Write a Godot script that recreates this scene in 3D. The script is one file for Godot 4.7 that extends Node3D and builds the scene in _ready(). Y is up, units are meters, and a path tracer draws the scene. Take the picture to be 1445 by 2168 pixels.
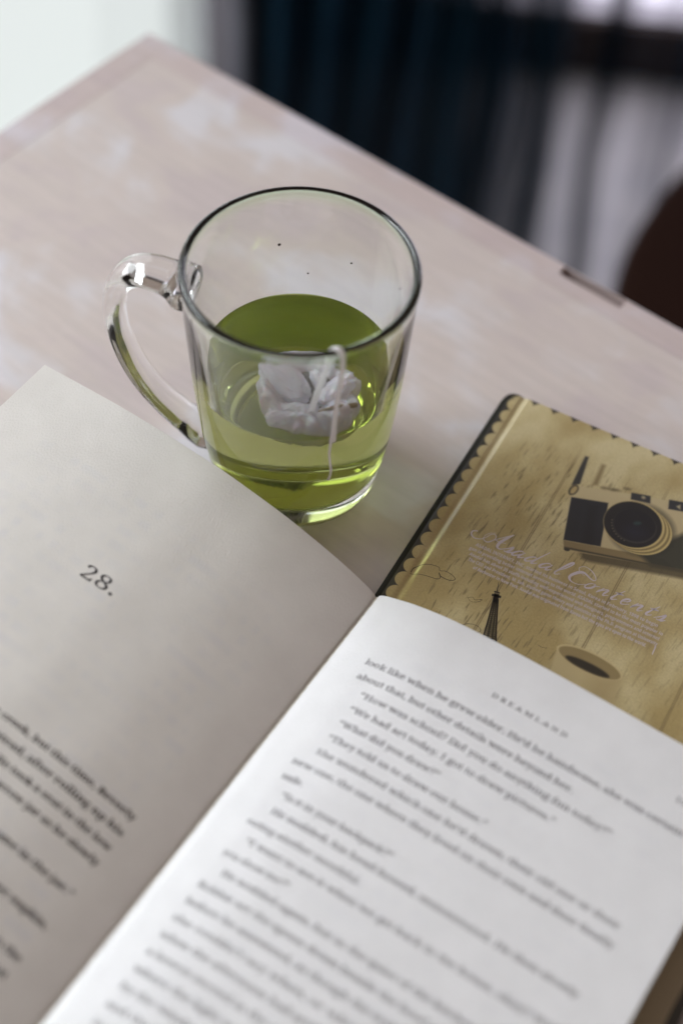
extends Node3D
# All measures in this file are centimetres on the table top (y = 0); CM turns them into metres.
const CM := 0.01
const FLOOR_Y := -75.0

# ---------- mesh collector ----------
class Shape:
	var v := PackedVector3Array()
	var t := PackedVector2Array()
	var c := PackedColorArray()
	var i := PackedInt32Array()
	func put(p: Vector3, uv := Vector2.ZERO, col := Color.WHITE) -> int:
		v.append(p); t.append(uv); c.append(col)
		return v.size() - 1
	func tri(a: int, b: int, d: int) -> void:
		i.append(a); i.append(b); i.append(d)
	func quad(a: int, b: int, d: int, e: int) -> void:
		tri(a, b, d); tri(a, d, e)
	func volume() -> float:
		var s := 0.0
		for k in range(0, i.size(), 3):
			s += v[i[k]].dot(v[i[k + 1]].cross(v[i[k + 2]]))
		return s
	func flip() -> void:
		for k in range(0, i.size(), 3):
			var a := i[k]
			i[k] = i[k + 1]
			i[k + 1] = a
	func add(o: Shape) -> void:
		var n := v.size()
		v.append_array(o.v); t.append_array(o.t); c.append_array(o.c)
		for k in o.i:
			i.append(k + n)

var origin := Vector3.ZERO
var rng := RandomNumberGenerator.new()

func obj(called: String, s: Shape, m: Material, parent: Node3D, smooth := true, solid := false) -> MeshInstance3D:
	if solid and s.volume() > 0.0:
		s.flip()
	var st := SurfaceTool.new()
	st.begin(Mesh.PRIMITIVE_TRIANGLES)
	st.set_smooth_group(0 if smooth else -1)
	for k in s.i:
		st.set_uv(s.t[k])
		st.set_color(s.c[k])
		st.add_vertex((s.v[k] - origin) * CM)
	st.index()
	st.generate_normals()
	var o := MeshInstance3D.new()
	o.name = called
	o.mesh = st.commit()
	o.material_override = m
	o.cast_shadow = GeometryInstance3D.SHADOW_CASTING_SETTING_ON
	parent.add_child(o, true)
	return o

func thing(called: String, label: String, category: String, at: Vector3, kind := "") -> Node3D:
	var o := Node3D.new()
	o.name = called
	origin = at
	o.position = at * CM
	o.set_meta("label", label)
	o.set_meta("category", category)
	if kind:
		o.set_meta("kind", kind)
	add_child(o, true)
	return o

func box(lo: Vector3, hi: Vector3, bx := Vector3.RIGHT, bz := Vector3.BACK, at := Vector3.ZERO, bevel := 0.0) -> Shape:
	# a box in the axes bx, up, bz from at, its top edges chamfered
	var s := Shape.new()
	var f := func(x: float, y: float, z: float) -> Vector3: return at + bx * x + Vector3.UP * y + bz * z
	var rings := [[lo.y, 0.0], [hi.y - bevel, 0.0], [hi.y, bevel]] if bevel > 0.0 else [[lo.y, 0.0], [hi.y, 0.0]]
	var base := []
	for r in rings:
		var e: float = r[1]
		base.append([s.put(f.call(lo.x + e, r[0], lo.z + e)), s.put(f.call(hi.x - e, r[0], lo.z + e)), s.put(f.call(hi.x - e, r[0], hi.z - e)), s.put(f.call(lo.x + e, r[0], hi.z - e))])
	for k in range(1, base.size()):
		for j in 4:
			s.quad(base[k - 1][j], base[k - 1][(j + 1) % 4], base[k][(j + 1) % 4], base[k][j])
	var l: Array = base[-1]
	s.quad(l[0], l[1], l[2], l[3])
	s.quad(base[0][3], base[0][2], base[0][1], base[0][0])
	return s

func spline(pts: Array, per: int) -> Array:
	var out := []
	for k in pts.size() - 1:
		var a = pts[maxi(k - 1, 0)]
		var b = pts[k]
		var c = pts[k + 1]
		var d = pts[mini(k + 2, pts.size() - 1)]
		for j in per:
			var x := float(j) / per
			out.append(0.5 * (2.0 * b + (c - a) * x + (2.0 * a - 5.0 * b + 4.0 * c - d) * x * x + (3.0 * b - a - 3.0 * c + d) * x * x * x))
	out.append(pts[-1])
	return out

func lathe(profile: Array, axis: Vector3, seg := 144, tint = null) -> Shape:
	# profile: Vector2(radius, height); ends on the axis are closed
	var s := Shape.new()
	var rows := []
	for p in profile:
		var row := []
		var col: Color = tint.call(p) if tint != null else Color.WHITE
		if p.x < 1e-4:
			row.append(s.put(axis + Vector3(0, p.y, 0), Vector2.ZERO, col))
		else:
			for k in seg:
				var a := TAU * k / seg
				row.append(s.put(axis + Vector3(p.x * cos(a), p.y, p.x * sin(a)), Vector2(float(k) / seg, p.y), col))
		rows.append(row)
	for r in rows.size() - 1:
		var a: Array = rows[r]
		var b: Array = rows[r + 1]
		for k in seg:
			var n := (k + 1) % seg
			if a.size() == 1 and b.size() > 1:
				s.tri(a[0], b[k], b[n])
			elif b.size() == 1 and a.size() > 1:
				s.tri(a[k], b[0], a[n])
			elif a.size() > 1:
				s.quad(a[k], b[k], b[n], a[n])
	return s

func tube(path: Array, wide, thick, side: Vector3, seg := 16, power := 1.0) -> Shape:
	# an elliptical rod along path; side is the direction of its width; wide and thick are half sizes, numbers or arrays over the path
	var s := Shape.new()
	var rows := []
	for k in path.size():
		var d: Vector3 = (path[mini(k + 1, path.size() - 1)] - path[maxi(k - 1, 0)]).normalized()
		var x := (side - d * side.dot(d)).normalized()
		var y := d.cross(x)
		var f := float(k) / (path.size() - 1)
		var w: float = wide.sample(f) if wide is Curve else wide
		var h: float = thick.sample(f) if thick is Curve else thick
		var row := []
		for j in seg:
			var a := TAU * j / seg
			var ca := signf(cos(a)) * pow(absf(cos(a)), power)
			var sa := signf(sin(a)) * pow(absf(sin(a)), power)
			row.append(s.put(path[k] + x * ca * w + y * sa * h, Vector2(float(j) / seg, f)))
		rows.append(row)
	for k in rows.size() - 1:
		for j in seg:
			var n := (j + 1) % seg
			s.quad(rows[k][j], rows[k + 1][j], rows[k + 1][n], rows[k][n])
	for e in [0, rows.size() - 1]:
		var mid := s.put(path[e])
		for j in seg:
			var n := (j + 1) % seg
			if e == 0:
				s.tri(mid, rows[0][j], rows[0][n])
			else:
				s.tri(mid, rows[e][n], rows[e][j])
	return s

func curve(vals: Array) -> Curve:
	var c := Curve.new()
	c.min_value = 0.0
	c.max_value = 50.0
	for k in vals.size():
		c.add_point(Vector2(float(k) / (vals.size() - 1), vals[k]))
	return c

func noise(s: int, freq: float, oct := 4, kind := FastNoiseLite.TYPE_SIMPLEX_SMOOTH) -> FastNoiseLite:
	var n := FastNoiseLite.new()
	n.seed = s
	n.noise_type = kind
	n.frequency = freq
	n.fractal_octaves = oct
	return n

func mat(col: Color, rough := 0.6, spec := 0.5) -> StandardMaterial3D:
	var m := StandardMaterial3D.new()
	m.albedo_color = col
	m.roughness = rough
	m.metallic_specular = spec
	return m

func rgb8(r: float, g: float, b: float) -> Color:
	return Color(r / 255.0, g / 255.0, b / 255.0)

func height_texture(s: int, freq: float, size := 512, oct := 4) -> NoiseTexture2D:
	var t := NoiseTexture2D.new()
	t.width = size
	t.height = size
	t.seamless = true
	t.noise = noise(s, freq, oct)
	return t

# ---------- lettering ----------
var serif: SystemFont
var sans: SystemFont
var bold: SystemFont
var metrics := {}

func text_arrays(words: String, font: Font) -> Array:
	var tm := TextMesh.new()
	tm.text = words
	tm.font = font
	tm.font_size = 40
	tm.pixel_size = 1.0
	tm.curve_step = 3.0
	tm.depth = 0.0
	tm.horizontal_alignment = HORIZONTAL_ALIGNMENT_LEFT
	return tm.surface_get_arrays(0)

func lettering(words: String, font: Font, x_height: float, at: Callable, width := 0.0, right_at := false) -> Shape:
	# at.call(x, y) places a point of the line, x along it and y up from its baseline
	if not metrics.has(font):
		var lo := INF
		var hi := -INF
		for p in text_arrays("x", font)[Mesh.ARRAY_VERTEX]:
			lo = minf(lo, p.y)
			hi = maxf(hi, p.y)
		metrics[font] = [lo, hi - lo]
	var a := text_arrays(words, font)
	var s := Shape.new()
	var verts: PackedVector3Array = a[Mesh.ARRAY_VERTEX]
	var lo := INF
	var hi := -INF
	for p in verts:
		lo = minf(lo, p.x)
		hi = maxf(hi, p.x)
	var k: float = x_height / metrics[font][1]
	var kx: float = width / (hi - lo) if width > 0.0 else k
	for p in verts:
		s.put(at.call((p.x - (hi if right_at else lo)) * kx, (p.y - metrics[font][0]) * k))
	var index: PackedInt32Array = a[Mesh.ARRAY_INDEX] if a[Mesh.ARRAY_INDEX] != null else PackedInt32Array(range(verts.size()))
	for n in range(0, index.size(), 3):
		s.tri(index[n], index[n + 1], index[n + 2])
	return s

func ribbon(pts: Array, widths: Array, at: Callable, per := 8) -> Shape:
	# a pen stroke through Vector2 points, its width going through widths
	var s := Shape.new()
	var c := curve(widths)
	var p := spline(pts, per)
	var last := []
	for k in p.size():
		var d: Vector2 = p[mini(k + 1, p.size() - 1)] - p[maxi(k - 1, 0)]
		var n := Vector2(-d.y, d.x).normalized() * c.sample(float(k) / (p.size() - 1)) * 0.5
		var now := [s.put(at.call(p[k].x + n.x, p[k].y + n.y)), s.put(at.call(p[k].x - n.x, p[k].y - n.y))]
		if last:
			s.quad(last[0], now[0], now[1], last[1])
		last = now
	return s

# ---------- materials ----------
var glass: StandardMaterial3D
var paper: StandardMaterial3D
var ink: StandardMaterial3D

func clear_glass(col: Color, k: float, rough := 0.0) -> StandardMaterial3D:
	var m := mat(Color(col, 0.0), rough)
	m.transparency = BaseMaterial3D.TRANSPARENCY_ALPHA
	m.refraction_enabled = true
	m.refraction_scale = k
	return m

func _ready() -> void:
	rng.seed = 7
	view_and_light()
	serif = SystemFont.new()
	serif.font_names = PackedStringArray(["Droid Serif"])
	sans = SystemFont.new()
	sans.font_names = PackedStringArray(["Droid Sans"])
	sans.font_weight = 700
	bold = SystemFont.new()
	bold.font_names = PackedStringArray(["Droid Serif"])
	bold.font_weight = 700
	glass = clear_glass(Color(1.0, 1.0, 1.0), 0.05)
	glass.vertex_color_use_as_albedo = true
	ink = mat(rgb8(38, 34, 38), 0.7, 0.3)
	background()
	make_table()
	make_notebook()
	make_book()
	make_mug()
	make_tea()
	make_tea_bag()

# ---------- camera and light ----------
func view_and_light() -> void:
	var pitch := deg_to_rad(52.6193)
	var roll := deg_to_rad(3.5118)
	var c := cos(roll)
	var s := sin(roll)
	var cam := Camera3D.new()
	cam.name = "Camera"
	cam.transform = Transform3D(Basis(Vector3(c, s * cos(pitch), -s * sin(pitch)), Vector3(-s, c * cos(pitch), -c * sin(pitch)), Vector3(0, sin(pitch), cos(pitch))), Vector3(0, 50.204, 0) * CM)
	var lens := CameraAttributesPhysical.new()
	lens.frustum_focal_length = 12.0 / (1084.0 / 3400.0)
	lens.frustum_focus_distance = 0.603
	lens.frustum_near = 0.05
	lens.frustum_far = 60.0
	lens.exposure_aperture = 2.15
	cam.attributes = lens
	add_child(cam)
	cam.current = true
	var e := Environment.new()
	e.background_mode = Environment.BG_COLOR
	e.background_color = Color(0.25, 0.2, 0.17).linear_to_srgb()
	e.tonemap_mode = Environment.TONE_MAPPER_LINEAR
	e.tonemap_exposure = 1.02
	e.sdfgi_enabled = true
	e.ssao_enabled = true
	e.ssil_enabled = true
	e.volumetric_fog_enabled = true
	e.volumetric_fog_density = 0.0
	var w := WorldEnvironment.new()
	w.name = "Surroundings"
	w.environment = e
	add_child(w)

const WIN_A := Vector3(-21.5, 0, -162.0)   # the window's foot runs from here towards the viewer's left
const WIN_B := Vector3(-64.0, 0, -123.0)
const WIN_LOW := -74.6
const WIN_HIGH := 118.0
const DOOR_LIGHT := 0.35
const SIDE_MID := Vector3(-235.0, 0, -150.0)
const SIDE_WIDE := 300.0
const SIDE_LOW := 90.0
const SIDE_HIGH := 300.0
const SIDE_LIGHT := 0.8
const SIDE_GLOW := 10.0

func window_light(called: String, o: Node3D, at: Vector3, along: Vector3, inward: Vector3, length: float, low: float, high: float, glow: float, energy: float) -> void:
	var pane_m := mat(Color(0.5, 0.5, 0.5), 0.9)
	pane_m.emission_enabled = true
	pane_m.emission = Color(0.955, 0.985, 1.0) if glow > 2.0 else Color(0.97, 1.0, 0.99)
	pane_m.emission_energy_multiplier = glow
	obj("pane", box(Vector3(0, low, -1), Vector3(length, high, 0), along, inward, at), pane_m, o, false, true)
	var lamp := AreaLight3D.new()
	lamp.name = called
	lamp.area_size = Vector2(length, high - low) * CM
	lamp.area_normalize_energy = true
	lamp.light_energy = energy
	lamp.light_color = Color(0.945, 0.98, 1.0)
	lamp.area_range = 12.0
	lamp.shadow_enabled = true
	var mid := at + along * length / 2 + inward * 0.6 + Vector3(0, (low + high) / 2, 0)
	lamp.transform = Transform3D(Basis(), mid * CM).looking_at((mid + inward * 100.0) * CM, Vector3.UP)
	add_child(lamp)

func background() -> void:
	# floor
	var o := thing("floor", "pale grey floor far below the table", "floor", Vector3(0, FLOOR_Y, -60), "structure")
	var fm := mat(rgb8(166, 163, 165), 0.55)
	fm.albedo_texture = speckle(11, Color(0.86, 0.86, 0.87), Color(1, 0.99, 0.97), 0.02)
	fm.uv1_triplanar = true
	fm.uv1_world_triplanar = true
	fm.uv1_scale = Vector3.ONE * 1.2
	obj("floor_boards", box(Vector3(-260, FLOOR_Y - 4, -260), Vector3(260, FLOOR_Y, 160)), fm, o, false, true)
	# wall with its dark skirting
	o = thing("wall", "pale wall with a dark wooden rail behind the sheer curtain", "wall", Vector3(60, FLOOR_Y, -168), "structure")
	var wx := Vector3(cos(deg_to_rad(4.0)), 0, sin(deg_to_rad(4.0)))
	var wz := Vector3(-wx.z, 0, wx.x)
	var wat := Vector3(-30, 0, -172.5)
	obj("plaster", box(Vector3(0, FLOOR_Y, -8), Vector3(200, FLOOR_Y + 8.0, 0), wx, wz, wat), mat(rgb8(206, 202, 208), 0.8), o, false, true)
	obj("plaster", box(Vector3(0, FLOOR_Y + 8.0, -8), Vector3(34, 140, 0), wx, wz, wat), mat(rgb8(206, 202, 208), 0.8), o, false, true)
	obj("plaster", box(Vector3(150, FLOOR_Y + 8.0, -8), Vector3(200, 140, 0), wx, wz, wat), mat(rgb8(206, 202, 208), 0.8), o, false, true)
	var day := mat(Color(0.8, 0.8, 0.8), 0.9)
	day.emission_enabled = true
	day.emission = Color(0.86, 0.85, 0.92)
	day.emission_energy_multiplier = 2.0
	obj("window_pane", box(Vector3(34, FLOOR_Y + 8.0, -6), Vector3(150, 100, -4), wx, wz, wat), day, o, false, true)
	obj("rail", box(Vector3(0, FLOOR_Y, 0.1), Vector3(200, FLOOR_Y + 8.0, 2.2), wx, wz, wat, 0.5), mat(rgb8(44, 28, 20), 0.5, 0.3), o, false, true)
	var back := AreaLight3D.new()
	back.name = "rear_window_daylight"
	back.area_size = Vector2(116, 100 - FLOOR_Y - 8.0) * CM
	back.area_normalize_energy = true
	back.light_energy = 0.8
	back.light_color = Color(0.95, 0.95, 1.0)
	back.area_range = 8.0
	back.shadow_enabled = true
	var bm := wat + wx * 92 + wz * -3.0 + Vector3(0, (100 + FLOOR_Y + 8.0) / 2, 0)
	back.transform = Transform3D(Basis(), bm * CM).looking_at((bm + wz * 100.0) * CM, Vector3.UP)
	add_child(back)
	# window, glowing with daylight
	o = thing("window", "tall bright white window beyond the table's far corner", "window", Vector3((WIN_A.x + WIN_B.x) / 2, FLOOR_Y, (WIN_A.z + WIN_B.z) / 2), "structure")
	var along := (WIN_B - WIN_A).normalized()
	var length := (WIN_B - WIN_A).length()
	var inward := Vector3(-along.z, 0, along.x) * -1.0
	if inward.x < 0:
		inward = -inward
	var frame_m := mat(rgb8(226, 228, 230), 0.5)
	obj("frame", box(Vector3(-9, FLOOR_Y, -3), Vector3(0, WIN_HIGH + 8, 2.5), along, inward, WIN_A), frame_m, o, false, true)
	obj("frame", box(Vector3(length, FLOOR_Y, -3), Vector3(length + 8, WIN_HIGH + 8, 2.5), along, inward, WIN_A), frame_m, o, false, true)
	obj("frame", box(Vector3(0.05, WIN_HIGH, -3), Vector3(length - 0.05, WIN_HIGH + 8, 2.5), along, inward, WIN_A), frame_m, o, false, true)
	obj("sill", box(Vector3(0.05, FLOOR_Y, -3), Vector3(length - 0.05, WIN_LOW, 2.5), along, inward, WIN_A), frame_m, o, false, true)
	window_light("door_daylight", o, WIN_A, along, inward, length, WIN_LOW, WIN_HIGH, 0.76, DOOR_LIGHT)
	# the large window further to the left, out of the frame, that lights the table
	o = thing("side_window", "large bright window far to the left of the table", "window", SIDE_MID + Vector3(0, FLOOR_Y, 0), "structure")
	inward = (Vector3(0, 0, -30) - SIDE_MID).normalized()
	inward = Vector3(inward.x, 0, inward.z).normalized()
	along = Vector3(inward.z, 0, -inward.x)
	var at := SIDE_MID - along * SIDE_WIDE / 2
	obj("frame", box(Vector3(-8, SIDE_LOW - 8, -3), Vector3(0, SIDE_HIGH + 8, 2.5), along, inward, at), frame_m, o, false, true)
	obj("frame", box(Vector3(SIDE_WIDE, SIDE_LOW - 8, -3), Vector3(SIDE_WIDE + 8, SIDE_HIGH + 8, 2.5), along, inward, at), frame_m, o, false, true)
	obj("frame", box(Vector3(0.05, SIDE_HIGH, -3), Vector3(SIDE_WIDE - 0.05, SIDE_HIGH + 8, 2.5), along, inward, at), frame_m, o, false, true)
	obj("sill", box(Vector3(0.05, FLOOR_Y, -3), Vector3(SIDE_WIDE - 0.05, SIDE_LOW, 2.5), along, inward, at), frame_m, o, false, true)
	window_light("side_daylight", o, at, along, inward, SIDE_WIDE, SIDE_LOW, SIDE_HIGH, SIDE_GLOW, SIDE_LIGHT)
	# curtain
	o = thing("curtain", "dark navy sheer curtain hanging in folds behind the table", "curtain", Vector3(20, FLOOR_Y + 1, -124))
	var cm_ := mat(Color(1, 1, 1), 0.9, 0.2)
	cm_.transparency = BaseMaterial3D.TRANSPARENCY_ALPHA
	cm_.vertex_color_use_as_albedo = true
	var s := Shape.new()
	var n := noise(5, 0.06, 2)
	var nx := 420
	# how closely the gauze is gathered along the rail
	var sheer := [[-30.0, 0.995], [10.89, 0.995], [12.54, 0.99], [13.64, 0.85], [14.74, 0.99], [16.28, 0.89], [17.38, 0.99], [18.7, 0.73], [19.8, 0.36], [21.56, 0.34], [22.66, 0.85], [23.54, 0.65], [24.42, 0.2], [25.96, 0.22], [26.73, 0.55], [27.94, 0.4], [28.6, 0.9], [29.26, 0.3], [31.24, 0.2], [33.44, 0.65], [36.74, 0.3], [88.44, 0.4]]
	var rows := []
	for k in nx + 1:
		var x := -23.5 + 98.5 * k / nx
		var alpha := 0.4
		for q in sheer.size() - 1:
			if x <= sheer[q + 1][0]:
				alpha = lerpf(sheer[q][1], sheer[q + 1][1], smoothstep(sheer[q][0], sheer[q + 1][0], x))
				break
		var bright: float = 1.0 + 1.6 * maxf(0.0, n.get_noise_2d(x * 5.0, 90.0) + 0.1)
		alpha = clampf(alpha + (0.22 * n.get_noise_2d(x * 22.0, 80.0) if x > 11.5 else 0.0), 0.1, 0.995)
		alpha *= lerpf(0.5, 1.0, smoothstep(-14.5, -10.0, x)) * lerpf(0.16, 1.0, smoothstep(-17.6, -16.4, x))
		var lum: float = 1.35 * bright
		var col := Color(0.004 * lum, 0.014 * lum, 0.025 * lum, alpha)
		if x < -9.0:
			col = Color(0.24, 0.24, 0.28, alpha).lerp(col, smoothstep(-12.6, -10.0, x))
		var row := []
		for j in 25:
			var y := lerpf(FLOOR_Y + 1.0, 95.0, j / 24.0)
			var pleat := sin(x * 1.55 + 2.0 * n.get_noise_2d(x * 2.0, y * 0.05)) * (1.5 + 0.6 * n.get_noise_2d(x * 3.0, 7.0))
			var sway := 1.7 * n.get_noise_2d(x * 1.2, y * 0.35 + 300.0)
			row.append(s.put(Vector3(x + sway * 0.8 - (y - 10.0) * 0.012 * (x - 20.0) * 0.05, y, -124.0 + pleat + sway), Vector2(x, y), Color(col, clampf(col.a + (0.16 * n.get_noise_2d(x * 9.0, y * 0.5 + 700.0) if x > 10.0 else 0.0), 0.06, 0.995))))
		rows.append(row)
	for k in nx:
		for j in 24:
			s.quad(rows[k][j], rows[k][j + 1], rows[k + 1][j + 1], rows[k + 1][j])
	obj("cloth", s, cm_, o)
	# stool
	o = thing("stool", "dark brown round stool standing between the table and the curtain", "stool", Vector3(50, FLOOR_Y, -78))
	var wood := mat(rgb8(34, 20, 15), 0.85, 0.12)
	var seat := []
	for q in [[0, -34], [29.8, -34], [31.4, -33.4], [32, -32], [31.6, -30.6], [30.2, -30], [10, -30.3], [0, -30.4]]:
		seat.append(Vector2(q[0], q[1]))
	obj("seat", lathe(seat, Vector3(50, 0, -78), 72), wood, o, true, true)
	for k in 4:
		var a := TAU * (k + 0.5) / 4
		var top := Vector3(50 + 20 * cos(a), -34, -78 + 20 * sin(a))
		obj("leg", tube([top, Vector3(50 + 24 * cos(a), FLOOR_Y, -78 + 24 * sin(a))], 1.6, 1.6, Vector3.RIGHT), wood, o, true, true)

func speckle(sd: int, a: Color, b: Color, freq: float, size := 512) -> NoiseTexture2D:
	var t := height_texture(sd, freq, size)
	var g := Gradient.new()
	g.set_color(0, a)
	g.set_color(1, b)
	t.color_ramp = g
	return t

# ---------- table ----------
const TC := Vector3(-11.14, 0, -68.18)
var ta := Vector3(cos(deg_to_rad(36.21)), 0, sin(deg_to_rad(36.21)))
var tb := Vector3(-sin(deg_to_rad(36.21)), 0, cos(deg_to_rad(36.21)))

func table_paint() -> ImageTexture:
	var size := 1400
	var im := Image.create(size, size, false, Image.FORMAT_RGB8)
	var n1 := noise(21, 0.0085, 4)
	var n2 := noise(22, 0.02, 4)
	var n3 := noise(23, 0.05, 3)
	var nw := noise(24, 0.012, 2)
	var n4 := noise(25, 0.03, 3)
	var n5 := noise(26, 0.07, 2)
	var pink := rgb8(192, 179, 174)
	var white := rgb8(203, 199, 204)
	var mauve := rgb8(184, 170, 170)
	for y in size:
		for x in size:
			var px := x * 900.0 / size
			var py := y * 900.0 / size
			var u := px * 0.81 + py * 0.59   # along the right-hand edge
			var v := -px * 0.59 + py * 0.81
			var wx := 40.0 * nw.get_noise_2d(u, v)
			var cloud := n1.get_noise_2d(u * 0.75 + wx, v * 1.1 - wx) + 0.45 * n2.get_noise_2d(u * 0.6, v + wx)
			var streak := n3.get_noise_2d(u * 0.22, v * 1.2)
			var k := smoothstep(-0.12, 0.5, cloud + 0.12 * streak)
			var m := smoothstep(0.1, 0.55, -cloud + 0.25 * streak)
			im.set_pixel(x, y, pink.lerp(white, k * 0.85).lerp(mauve, m * 0.7) * (1.0 + 0.03 * n4.get_noise_2d(u * 0.5, v * 6.0 + wx * 0.3) + 0.04 * minf(0.0, n5.get_noise_2d(u * 0.9, v * 9.0) + 0.25)))
	return ImageTexture.create_from_image(im)

func extruded(profile: Array, from: float, to: float) -> Shape:
	# a moulding along the right-hand edge; profile: [distance from the edge, height]
	var s := Shape.new()
	var n := profile.size()
	var a := []
	var b := []
	for p in profile:
		a.append(s.put(TC + ta * from + tb * p[0] + Vector3(0, p[1], 0)))
		b.append(s.put(TC + ta * to + tb * p[0] + Vector3(0, p[1], 0)))
	for k in n:
		var j := (k + 1) % n
		s.quad(a[k], a[j], b[j], b[k])
	for k in range(1, n - 1):
		s.tri(a[0], a[k + 1], a[k])
		s.tri(b[0], b[k], b[k + 1])
	return s

func make_table() -> void:
	var o := thing("table", "painted wooden table in blotchy pale pink and white", "table", TC + ta * 50 + tb * 36 + Vector3(0, FLOOR_Y, 0))
	var m := mat(Color.WHITE, 0.5, 0.45)
	m.albedo_texture = table_paint()
	m.uv1_triplanar = true
	m.uv1_world_triplanar = true
	m.uv1_scale = Vector3.ONE / 0.9
	m.uv1_offset = Vector3(0.42, 0.1, 0.05)
	m.heightmap_enabled = false
	var edge := m.duplicate()
	edge.albedo_color = rgb8(246, 241, 244)
	var L := 100.0
	var D := 72.0
	var w := 1.55
	obj("panel", box(Vector3(w + 0.012, -2.2, w + 0.012), Vector3(L - w - 0.03, 0, D - w - 0.03), ta, tb, TC, 0.02), m, o, false, true)
	var rounded := [[0, -2.4], [0, -0.2], [0.05, -0.09], [0.14, -0.02]]
	for q in [[0.03, 25.5, rounded + [[w, -0.02], [w, -2.4]]], [28.8, L, rounded + [[w, -0.02], [w, -2.4]]], [25.5, 28.8, rounded + [[0.16, -0.02], [0.16, -2.4]]], [25.5, 28.8, [[0.72, -2.4], [0.72, -0.02], [w, -0.02], [w, -2.4]]]]:
		obj("edge_strip", extruded(q[2], q[0], q[1]), edge, o, false, true)
	obj("slot_bottom", box(Vector3(25.5, -2.4, 0.16), Vector3(28.8, -2.2, 0.72), ta, tb, TC), mat(rgb8(16, 17, 19), 0.9, 0.2), o, false, true)
	obj("edge_strip", box(Vector3(0, -2.4, w + 0.012), Vector3(w, -0.006, D), ta, tb, TC, 0.025), edge, o, false, true)
	obj("edge_strip", box(Vector3(w + 0.03, -2.4, D - w), Vector3(L, -0.02, D), ta, tb, TC, 0.12), edge, o, false, true)
	obj("edge_strip", box(Vector3(L - w, -2.4, w + 0.03), Vector3(L, -0.02, D - w - 0.03), ta, tb, TC, 0.12), edge, o, false, true)
	for x in [5.0, L - 10.0]:
		for z in [5.0, D - 10.0]:
			obj("leg", box(Vector3(x, FLOOR_Y, z), Vector3(x + 5, -2.4, z + 5), ta, tb, TC), m, o, false, true)

# ---------- notebook ----------
const NH := 0.9
const NW0 := -0.35
const NW1 := 15.6
const NU0 := -0.55
const NU1 := 21.3
var N0 := Vector3(6.53, 0, -43.89)
var nw := Vector3(0.901, 0, 0.434)
var nu := Vector3(-0.434, 0, 0.901)

func cover_y(w: float) -> float:
	var y := NH
	if w < 0.05:
		var k := clampf((0.05 - w) / 0.4, 0.0, 1.0)
		y -= 0.34 * (1.0 - sqrt(1.0 - k * k * 0.98))
	y -= 0.085 * exp(-pow((w - 0.5) / 0.13, 2.0))
	return y

func on_cover(w: float, u: float, lift := 0.0) -> Vector3:
	return N0 + nw * w + nu * u + Vector3(0, cover_y(w) + lift, 0)

func paint(im: Image, ppc: float, pts: Array, col: Color, soft := 0.02, a := 1.0) -> void:
	# fills a polygon of (w, u) points on the cover picture, its edge softened
	var lo := Vector2(INF, INF)
	var hi := -lo
	for p in pts:
		lo = lo.min(p)
		hi = hi.max(p)
	var n := pts.size()
	for y in range(maxi(0, int((lo.y - NU0 - soft) * ppc)), mini(im.get_height(), int((hi.y - NU0 + soft) * ppc) + 2)):
		for x in range(maxi(0, int((lo.x - NW0 - soft) * ppc)), mini(im.get_width(), int((hi.x - NW0 + soft) * ppc) + 2)):
			var q := Vector2((x + 0.5) / ppc + NW0, (y + 0.5) / ppc + NU0)
			var inside := false
			var near := INF
			for k in n:
				var s: Vector2 = pts[k]
				var e: Vector2 = pts[(k + 1) % n]
				if (s.y > q.y) != (e.y > q.y) and q.x < (e.x - s.x) * (q.y - s.y) / (e.y - s.y) + s.x:
					inside = not inside
				var d := e - s
				near = minf(near, (q - s - d * clampf((q - s).dot(d) / maxf(d.length_squared(), 1e-9), 0.0, 1.0)).length_squared())
			var dist := sqrt(near) * (1.0 if inside else -1.0)
			var k2 := clampf(dist / soft * 0.5 + 0.5, 0.0, 1.0) * a
			if k2 > 0.0:
				im.set_pixel(x, y, im.get_pixel(x, y).lerp(col, k2))

func ring(c: Vector2, rx: float, ry: float, turn: float, seg := 28, from := 0.0, to := TAU) -> Array:
	var out := []
	for k in seg:
		var a := lerpf(from, to, float(k) / seg)
		out.append(c + Vector2(rx * cos(a), ry * sin(a)).rotated(turn))
	return out

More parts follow.
